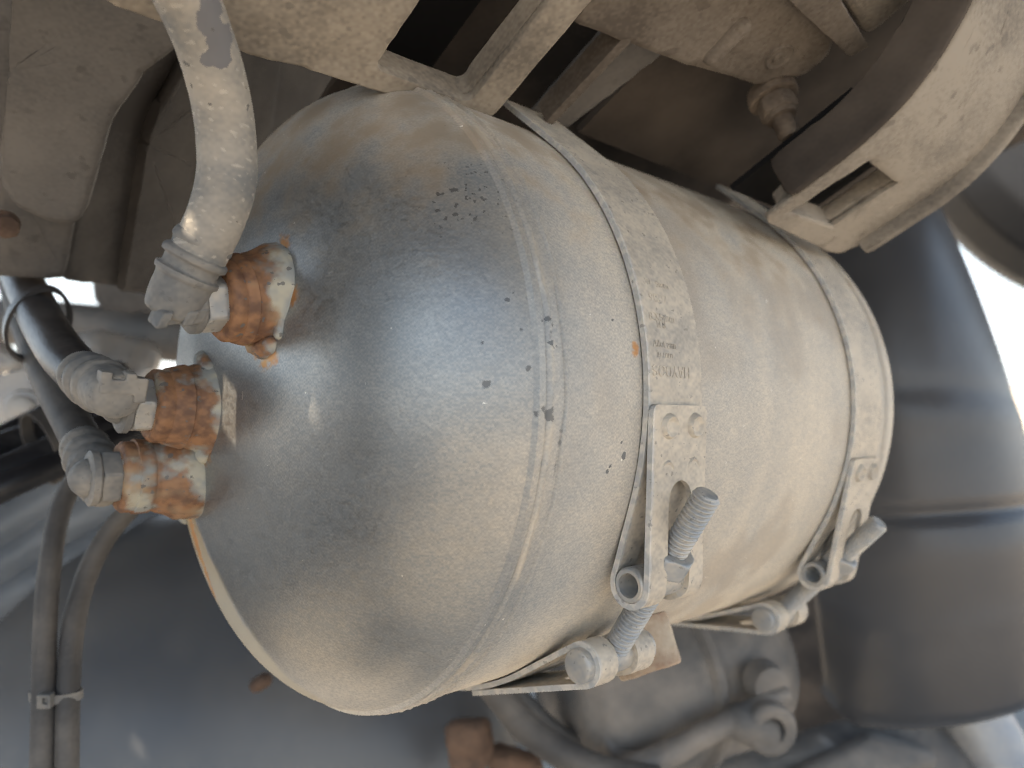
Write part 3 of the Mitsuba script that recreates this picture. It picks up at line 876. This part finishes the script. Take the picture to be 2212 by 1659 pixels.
add(k + '__slot_shade_sheet', extrude(poly((-.096, -.004), (-.02, -.004), (-.02, .066), (-.096, .066)), .003, (QF - NB * .026, D, WB, NB), .02, 0, 0), 'hole_shade', False)  # black sheet behind the slot, standing in for its shade

# ---------------------------------------------------------------- left: pressed chassis panel
k = 'chassis_panel'
thing(k, 'dark grey pressed steel chassis panel filling the upper left corner', 'panel')
PB = plane_basis(px(0, 0, .31), px(330, 605, .43), px(0, 590, .40))
face = Polygon(to_plane(PB, [(-260, -200), (520, -200), (420, 20), (300, 110), (215, 240), (170, 420), (140, 604), (-260, 586)]))
add(k + '__face', extrude(face.buffer(-.004).buffer(.004), .004, PB, .006, 6, .0008, 25), 'panel_grey', 50)
pocket = Polygon(to_plane(PB, [(70, -200), (520, -200), (420, 20), (300, 110), (225, 220), (178, 400), (160, 440), (120, 432), (60, 405), (36, 365), (30, 310), (52, 130)]))
add(k + '__raised_field', extrude(pocket.buffer(-.006).buffer(.010), .017, (PB[0] + PB[3] * .015, *PB[1:]), .005, 14, .0006, 30), 'panel_grey', 50)
PB2 = plane_basis(px(215, 240, .370), px(140, 604, .420), px(420, 640, .58))
side = Polygon(to_plane(PB2, [(400, 10), (300, 90), (226, 226), (178, 400), (138, 604), (196, 612), (420, 640), (640, 500), (760, 200), (700, 0)]))
add(k + '__side_face', extrude(side, .004, PB2, .008, 4, .0008, 25), 'panel_shaded', 50)
ledge = Polygon(to_plane(PB2, [(300, 300), (330, 210), (420, 60), (600, 60), (560, 420), (420, 640), (250, 622)]))
add(k + '__inner_rib', extrude(ledge.buffer(-.003).buffer(.003), .006, (PB2[0] + PB2[3] * .006, *PB2[1:]), .007, 8, .0006, 25), 'panel_shaded', 50)
k = 'panel_bolt'
thing(k, 'rusty brown hex bolt at the left edge, on the chassis panel', 'bolt')
c = px(10, 478, .368)
add(k + '__washer', lathe(fine([(0, .0068), (.0012, .0068), (.0018, .006), (.0018, 0)], .001), c, PB[3], 36), 'rusty', 40)
add(k + '__head', hexnut(c + PB[3] * .0012, unit(PB[3] + np.array([.3, 0, .35])), .0105, .009, .3), 'rusty', 35)

# ---------------------------------------------------------------- left: tubes and things behind
cm = tube([px(-120, 690, 1.0), px(110, 700, .95), px(380, 728, .88), px(520, 742, .84)], .030, 40, smooth=False)
add('cross_tube', cm, 'cast_grey', 60, 'grey round cross tube lying behind the hoses, below the chassis panel', 'tube')
k = 'cross_plate'
PC = plane_basis(px(190, 600, .80), px(420, 660, .76), px(190, 680, .82))
add(k, extrude(Polygon(to_plane(PC, [(196, 560), (460, 560), (460, 690), (300, 676), (225, 668), (202, 650)])), .006, PC, .01, 4, .0005), 'panel_grey', 40, 'dark plate with a rounded corner above the cross tube', 'plate')

for pts, r, lab in (([(-60, 990, .47), (60, 945, .50), (180, 905, .53), (330, 850, .58)], .0095, 'upper black tube of the bundle passing behind the hose fittings'),
                    ([(-60, 1050, .45), (90, 985, .48), (200, 935, .51), (330, 880, .55), (420, 840, .60)], .0105, 'middle black tube of the bundle passing behind the hose fittings'),
                    ([(-60, 975, .50), (60, 915, .53), (150, 868, .56), (260, 800, .62)], .008, 'thin top tube of the bundle behind the hose fittings'),
                    ([(-60, 1085, .44), (60, 1030, .46), (170, 985, .49), (300, 930, .53)], .0085, 'lowest tube of the bundle behind the hose fittings')):
    add('air_pipe', tube(pxs(pts), r, 28), 'hose_black', 60, lab, 'tube', 'bundle of black tubes')


def tie(c, ax, u, v, ru, rv, w, th, head=None):
    """a flat band bent round a bundle"""
    ang = np.linspace(0, 2 * np.pi, 48, endpoint=False)
    ring = []
    for a, b in ((w, 0), (w, th), (-w, th), (-w, 0)):
        ring.append([c + ax * a + u * (ru + b) * math.cos(t) + v * (rv + b) * math.sin(t) for t in ang])
    V = np.array(ring)
    f = []
    n = len(ang)
    for i in range(4):
        for j in range(n):
            a0, a1 = i * n + j, i * n + (j + 1) % n
            b0, b1 = ((i + 1) % 4) * n + j, ((i + 1) % 4) * n + (j + 1) % n
            f += [[a0, a1, b1], [a0, b1, b0]]
    m = trimesh.Trimesh(V.reshape(-1, 3), f, process=False)
    m.fix_normals()
    return m


c = px(82, 700, .405)
ax = unit(px(140, 770, .345) - px(45, 610, .46))
_, uu, vv = axis_frame(ax)
uu = unit(px(130, 690, .365) - px(45, 730, .41)); uu = unit(uu - (uu @ ax) * ax); vv = np.cross(ax, uu)
add('cable_tie', tie(c, ax, uu, vv, .0200, .0130, .0048, .0020), 'hose_black', 40, 'black cable tie looped round two hoses near the left edge', 'cable tie')
c = px(98, 965, .485)
ax = unit(px(200, 925, .515) - px(0, 1015, .46))
_, uu, vv = axis_frame(ax)
add('cable_tie', tie(c, ax, uu, vv, .014, .024, .0040, .0016), 'hose_dusty', 40, 'grey cable tie round the bundle of tubes at the left edge', 'cable tie')

k = 'valve_block'
thing(k, 'pale grey valve block with a round plug at the left edge, in sunlight', 'valve')
c = px(30, 880, .62)
m = obox(c, ((1, .3, .3), (-.3, 1, 0), (-.2, 0, 1)), (.040, .03, .026)) + hull([px(-30, 850, .6), px(60, 830, .62), px(110, 900, .63)], .014)
add(k + '__body', soften(m, .004, 8, .001, 40), 'alloy', 50)
c2 = px(55, 880, .575)
add(k + '__plug', lathe(fine([(-.02, .0135), (.006, .0135), (.008, .012), (.008, .0085), (.014, .0080), (.015, .006)], .002), c2, unit([.35, -.9, .1]), 40), 'alloy', 45)
k = 'gear_casting'
m = hull([px(150, 765, .80), px(215, 757, .80), px(300, 775, .80), px(270, 820, .78)], .022) + hull([px(0, 770, .75), px(30, 790, .75)], .014) + hull([px(215, 800, .74), px(270, 850, .74)], .013)
add(k, soften(m, .006, 6, .004, 60, 3), 'alloy', 50, 'pale uneven casting seen between the cross tube and the hoses', 'casting')

# twin hoses hanging down at the lower left
h1 = pxs([(215, 985, .43), (160, 1040, .425), (128, 1110, .415), (108, 1220, .40), (98, 1340, .39), (95, 1480, .38), (92, 1620, .37), (90, 1760, .36)])
h2 = pxs([(330, 1050, .44), (285, 1095, .43), (230, 1160, .42), (185, 1250, .41), (158, 1360, .395), (148, 1480, .383), (145, 1620, .372), (143, 1760, .362)])
add('brake_hose', tube(h1, .0056, 28, bump=.02), 'hose_dusty', 60, 'left one of the two thin hoses hanging side by side at lower left', 'hose', 'twin hanging hoses')
add('brake_hose', tube(h2, .0056, 28, bump=.02), 'hose_dusty', 60, 'right one of the two thin hoses hanging side by side, curving to the tank', 'hose', 'twin hanging hoses')
k = thing('cable_tie_002', 'dusty cable tie with a square head joining the two hanging hoses', 'cable tie')
c = px(121, 1500, .3815)
add(k + '__band', tie(c, np.array([0, 0, 1.0]), np.array([1.0, 0, 0]), np.array([0, 1.0, 0]), .0124, .0062, .0022, .0011), 'plastic_grey', 40)
hb = obox(c + np.array([0, -.0082, .0005]), ((1, 0, 0), (0, 1, 0), (0, 0, 1)), (.0034, .0024, .0036)) - obox(c + np.array([.0008, -.0105, .001]), ((1, 0, 0), (0, 1, 0), (0, 0, 1)), (.0014, .002, .0016))
add(k + '__head', soften(hb, .001, 3), 'plastic_grey', 40)

# ---------------------------------------------------------------- below and behind: dark drum with fins, rust patches
k = 'axle_housing'
thing(k, 'big smooth dark blue grey axle housing low behind the tank, with cooling fins at left', 'axle housing')
DA = unit([.97, .22, -.08])
C0 = px(560, 1590, .84)
drum = lathe(fine([(-.42, .14), (-.36, .20), (-.27, .235), (-.10, .25), (.10, .252), (.20, .24), (.25, .21), (.27, .15)], .02), C0, DA, 140)
add(k + '__drum', drum, 'drum_dark', 50)
for y0 in (1120, 1200, 1285, 1375, 1470):
    pts = [(x, y0 - .60 * x + (x / 300.0) ** 2 * 30, .660 + .00042 * x) for x in (-60, 40, 140, 240, 340)]
    pts[-1] = (*pts[-1][:2], pts[-1][2] + .03)
    add(k + '__fin', tube(pxs(pts), [.022, .022, .022, .021, .018], 28, 8), 'fin_sky_lit', 60)
for pts, rr in (([(985, 1580, .60), (1040, 1575, .60), (1030, 1640, .60), (1000, 1690, .60)], .010), ([(1085, 1640, .64), (1140, 1655, .64), (1130, 1720, .64)], .014)):
    add(k + '__rust_flake', soften(hull(pxs(pts), rr), .004, 3, .006, 50, 2), 'rusty', 50, 'orange brown rusted lug')
add(k + '__rust_flake', soften(hull([px(555, 1480, .5965), px(572, 1470, .5965)], .006), .003, 2, .001, 90), 'rusty', 50, 'small orange rusted lug')

# ---------------------------------------------------------------- bottom centre: brake chamber, bow pipe, lever
k = 'brake_chamber'
thing(k, 'grey round brake chamber under the tank, below the drain port', 'brake chamber')
CA = unit([.93, .30, .10])
C1 = px(1370, 1470, .62)
add(k + '__body', lathe(fine([(-.075, .03), (-.07, .060), (-.055, .070), (.02, .074), (.030, .074), (.034, .079), (.040, .079), (.044, .074), (.10, .072), (.118, .06), (.125, .03)], .006), C1, CA, 90), 'cast_grey', 50)
m = lathe([(-.004, .016), (.012, .014), (.014, .009)], px(1650, 1470, .56), unit([.2, -.95, 0]), 32)
add(k + '__cap', m, 'cast_grey', 45)
add(k + '__stay', tube(pxs([(1270, 1480, .55), (1298, 1560, .545), (1315, 1610, .54), (1330, 1630, .54), (1385, 1634, .54)]), .0048, 18, 8), 'cast_grey', 50)
add(k + '__clip', soften(hull(pxs([(1395, 1640, .535), (1440, 1634, .535)]), .006), .003, 2, .0006), 'alloy', 50)
add('bow_pipe', tube(pxs([(1040, 1455, .53), (1085, 1510, .525), (1140, 1575, .52), (1220, 1630, .515), (1310, 1668, .51), (1420, 1690, .51)]), .0105, 30), 'hose_dusty', 60, 'grey bow pipe curving away below the lower clamp pin', 'pipe')
add('bow_pipe', tube(pxs([(1075, 1455, .57), (1130, 1510, .565), (1190, 1570, .56), (1260, 1615, .555), (1330, 1645, .55), (1420, 1660, .55)]), .0065, 24), 'cast_grey', 60, 'thin pipe running just inside the grey bow pipe', 'pipe')
k = 'brake_lever'
thing(k, 'grey brake lever with a round eye, right of the brake chamber', 'lever')
m = hull(pxs([(1340, 1670, .52), (1420, 1640, .525)]), .010) + hull(pxs([(1420, 1640, .525), (1600, 1545, .54), (1690, 1500, .55)]), [.0095, .008, .007]) + hull(pxs([(1600, 1560, .54), (1650, 1580, .54)]), .014)
e = px(1662, 1572, .535)
eye = man(lathe([(-.016, .019), (.004, .019), (.007, .016)], e, unit([.05, -.99, .05]), 40)) - man(lathe([(-.004, .0085), (.02, .0095)], e, unit([.05, -.99, .05]), 32))
add(k + '__arm', soften(m, .004, 6, .0012, 60), 'cast_grey', 50)
add(k + '__eye', soften(eye, .003, 4, .0004), 'cast_grey', 45)

# ---------------------------------------------------------------- right: black mudguard, tyre behind, hub casting
def patch(key, corners, nu, nv, thick, depth, mat, label, cat_, ridges=()):
    """a curved sheet between four measured corners TL, TR, BR, BL (x, y, depth)"""
    TL, TR, BR, BL = [px(*c) for c in corners]
    u, v = np.meshgrid(np.linspace(0, 1, nu), np.linspace(0, 1, nv), indexing='ij')
    vv = v * (1 - 0.05 * np.clip(1 - u / 0.14, 0, 1) ** 2)
    u_, v_ = u[..., None], vv[..., None]
    Pm = TL * (1 - u_) * (1 - v_) + TR * u_ * (1 - v_) + BR * u_ * v_ + BL * (1 - u_) * v_
    n = np.cross(TR - TL, BL - TL); n /= np.linalg.norm(n)
    if n @ (UP - TL) < 0: n = -n
    h = depth * np.sin(np.pi * np.clip(v, 0, 1)) ** 0.7 + 0.06 * 4 * u * (1 - u)
    for c0, w, a in ridges:
        h = h + a * np.exp(-((v - c0) / w) ** 2)
    # rounded lower inner corner and rolled lower rim
    h = h - 0.02 * np.clip((v - 0.965) / 0.035, 0, 1) ** 2
    F_ = Pm + n * h[..., None]
    B_ = F_ - n * thick
    V = np.concatenate([F_.reshape(-1, 3), B_.reshape(-1, 3)])
    idx = np.arange(nu * nv).reshape(nu, nv)
    f = []
    def quads(a, b, c, d_): f.extend(np.stack([a.ravel(), b.ravel(), c.ravel()], -1)); f.extend(np.stack([a.ravel(), c.ravel(), d_.ravel()], -1))
    o = nu * nv
    quads(idx[:-1, :-1], idx[1:, :-1], idx[1:, 1:], idx[:-1, 1:])
    quads(idx[:-1, :-1] + o, idx[:-1, 1:] + o, idx[1:, 1:] + o, idx[1:, :-1] + o)
    for e_ in (idx[0], idx[-1][::-1], idx[::-1, 0], idx[:, -1]):
        quads(e_[:-1], e_[1:], e_[1:] + o, e_[:-1] + o)
    m = trimesh.Trimesh(V, np.array(f), process=True); m.fix_normals()
    return add(key, m, mat, 50, label, cat_)


patch('mud_guard', [(1600, 330, .74), (2002, 400, .70), (2312, 1490, .62), (1792, 1575, .66)], 60, 120, .006, .05, 'guard_black',
      'big black plastic mudguard curving down behind the right end of the tank', 'mudguard', ((.46, .02, -.0015), (.50, .03, .0015), (.655, .010, -.008), (.72, .05, .005), (.83, .02, .0015)))
ar = plane_basis(px(1400, 1150, 1.0), px(1900, 1150, 1.0), px(1400, 1650, .95))  # added dark sheet in place of the shade beside the mudguard
add('shade_backing', extrude(Polygon(to_plane(ar, [(1380, 1050), (1950, 900), (1950, 1640), (1650, 1620), (1380, 1500)])), .006, ar, .04, 0, .002, 8), 'web_dark', 50,
    'added dark liner in the gap between brake chamber and mudguard', 'backing')
k = 'wheel_tyre'
tc = px(2560, 150, 1.35)
tax = unit([-.35, -1, .1])
add(k, lathe(fine([(-.14, .22), (-.15, .30), (-.13, .40), (-.09, .445), (0, .46), (.09, .445), (.13, .40), (.15, .30), (.14, .22)], .01), tc, tax, 160), 'tyre_dark', 50, 'dark tyre far behind, at the right edge above the white gap', 'tyre')
k = 'hub_casting'
thing(k, 'grey hub casting with a bright round tube in the lower right corner', 'hub')
m = hull(pxs([(1560, 1680, .70), (1760, 1640, .70), (1850, 1720, .70)]), .022) + hull(pxs([(1760, 1650, .72), (1960, 1590, .74), (2060, 1700, .72)]), [.03, .03, .04]) + hull(pxs([(1720, 1700, .66), (1880, 1610, .69), (1990, 1640, .69)]), .012)
add(k + '__body', soften(m, .008, 8, .002, 30), 'cast_grey', 50)
add(k + '__tube', tube(pxs([(2075, 1500, .74), (2130, 1600, .72), (2190, 1700, .70), (2240, 1790, .69)]), .033, 36), 'alloy', 60)

# ---------------------------------------------------------------- the person out of view at left; dark clothes darken a band mirrored in the tank head
k = 'unseen_person'
thing(k, 'person in dark clothes out of view at left, darkening a band mirrored in the tank head', 'unseen_person')
PO = np.array([-1.16, -0.20, 0.0]); FW = unit([.80, .60, 0]); LF = np.array([-FW[1], FW[0], 0]); ZZ = np.array([0, 0, 1.0])


def J(f, l, z): return PO + FW * f + LF * l + ZZ * z


def chain(*js): return sum((hull([js[i][0], js[i + 1][0]], [js[i][1], js[i + 1][1]], 10) for i in range(1, len(js) - 1)), hull([js[0][0], js[1][0]], [js[0][1], js[1][1]], 10))


sh = {1: J(.02, .19, 1.42), -1: J(.04, -.19, 1.41)}
el = {1: J(.02, .25, 1.13), -1: J(.28, -.20, 1.22)}
wr = {1: J(.16, .24, .90), -1: PO * 0 + np.array([-.60, -.06, 1.02])}
hips = {1: J(0, .09, .90), -1: J(.02, -.09, .90)}
kn = {1: J(.03, .10, .50), -1: J(.10, -.10, .49)}
an = {1: J(-.03, .11, .09), -1: J(.06, -.12, .09)}
body = chain((J(0, 0, 1.45), .055), (J(.04, 0, 1.55), .052)) + hull([J(.05, 0, 1.66), J(.075, 0, 1.60), J(.10, 0, 1.545), J(.02, 0, 1.67)], [.088, .075, .042, .085])
body = body + hull([J(.155, 0, 1.62), J(.168, 0, 1.595)], [.010, .014]) + hull([J(.135, .02, 1.558), J(.135, -.02, 1.558)], .010)
for sd in (1, -1):
    body = body + m3.Manifold.sphere(.022, 20).scale((.6, .5, 1.1)).translate(tuple(map(float, J(.035, sd * .088, 1.615))))
    body = body + chain((sh[sd], .05), (el[sd], .042), (wr[sd], .027)) + chain((hips[sd], .08), (kn[sd], .055), (an[sd], .04))
    ha = unit(wr[sd] - el[sd]); hs = unit(np.cross(ha, ZZ)) * sd; hn = np.cross(ha, hs)
    palm = wr[sd] + ha * .06
    body = body + hull([wr[sd] + ha * .015, palm + hs * .028, palm - hs * .028], [.022, .014, .014], 10)
    for i, fl in enumerate((.062, .074, .070, .054)):
        b0 = palm + hs * (.030 - i * .020); b1 = b0 + ha * fl * .55 + hn * .010; b2 = b1 + ha * fl * .35 + hn * .025
        body = body + chain((b0, .0095), (b1, .0088), (b2, .0078))
    t0 = wr[sd] + ha * .03 + hs * .025
    body = body + chain((t0, .012), (t0 + ha * .03 + hs * .025, .0105), (t0 + ha * .055 + hs * .025 + hn * .012, .009))
body = body + hull([hips[1], hips[-1], J(0, 0, 1.0)], [.09, .09, .12]) + hull([J(0, 0, 1.05), sh[1], sh[-1]], [.11, .06, .06])
bsdf('skin', (.42, .27, .19), .5)
bsdf('dark_cloth', (.028, .030, .038), .9)
bsdf('hair_dark', (.03, .022, .018), .6)
add(k + '__body', soften(body, .012, 6), 'skin', 60)
jac = hull([J(0, 0, .93), hips[1] + ZZ * .05, hips[-1] + ZZ * .05, J(.01, 0, 1.15)], [.15, .10, .10, .15]) + hull([J(.01, 0, 1.15), sh[1], sh[-1], J(0, 0, 1.44)], [.15, .075, .075, .075])
for sd in (1, -1):
    jac = jac + chain((sh[sd], .068), (el[sd], .056), (wr[sd] - unit(wr[sd] - el[sd]) * .01, .038))
add(k + '__jacket', soften(jac, .02, 8, .006, 16), 'dark_cloth', 60)
tro = hull([hips[1], hips[-1], J(0, 0, .98)], [.105, .105, .13])
for sd in (1, -1):
    tro = tro + chain((hips[sd], .10), (kn[sd], .072), (an[sd] + ZZ * .02, .060))
add(k + '__trousers', soften(tro, .02, 8, .006, 16), 'dark_cloth', 60)
for sd in (1, -1):
    a0 = an[sd]
    add(k + '__shoe', soften(hull([a0 - ZZ * .035 - FW * .03, a0 - ZZ * .05 + FW * .17, a0 + ZZ * .01], [.05, .038, .045]), .012, 4), 'hair_dark', 60)
add(k + '__hair', soften(hull([J(.03, 0, 1.69), J(.0, 0, 1.64), J(.06, 0, 1.70)], [.092, .088, .08]), .014, 4, .004, 40), 'hair_dark', 60)
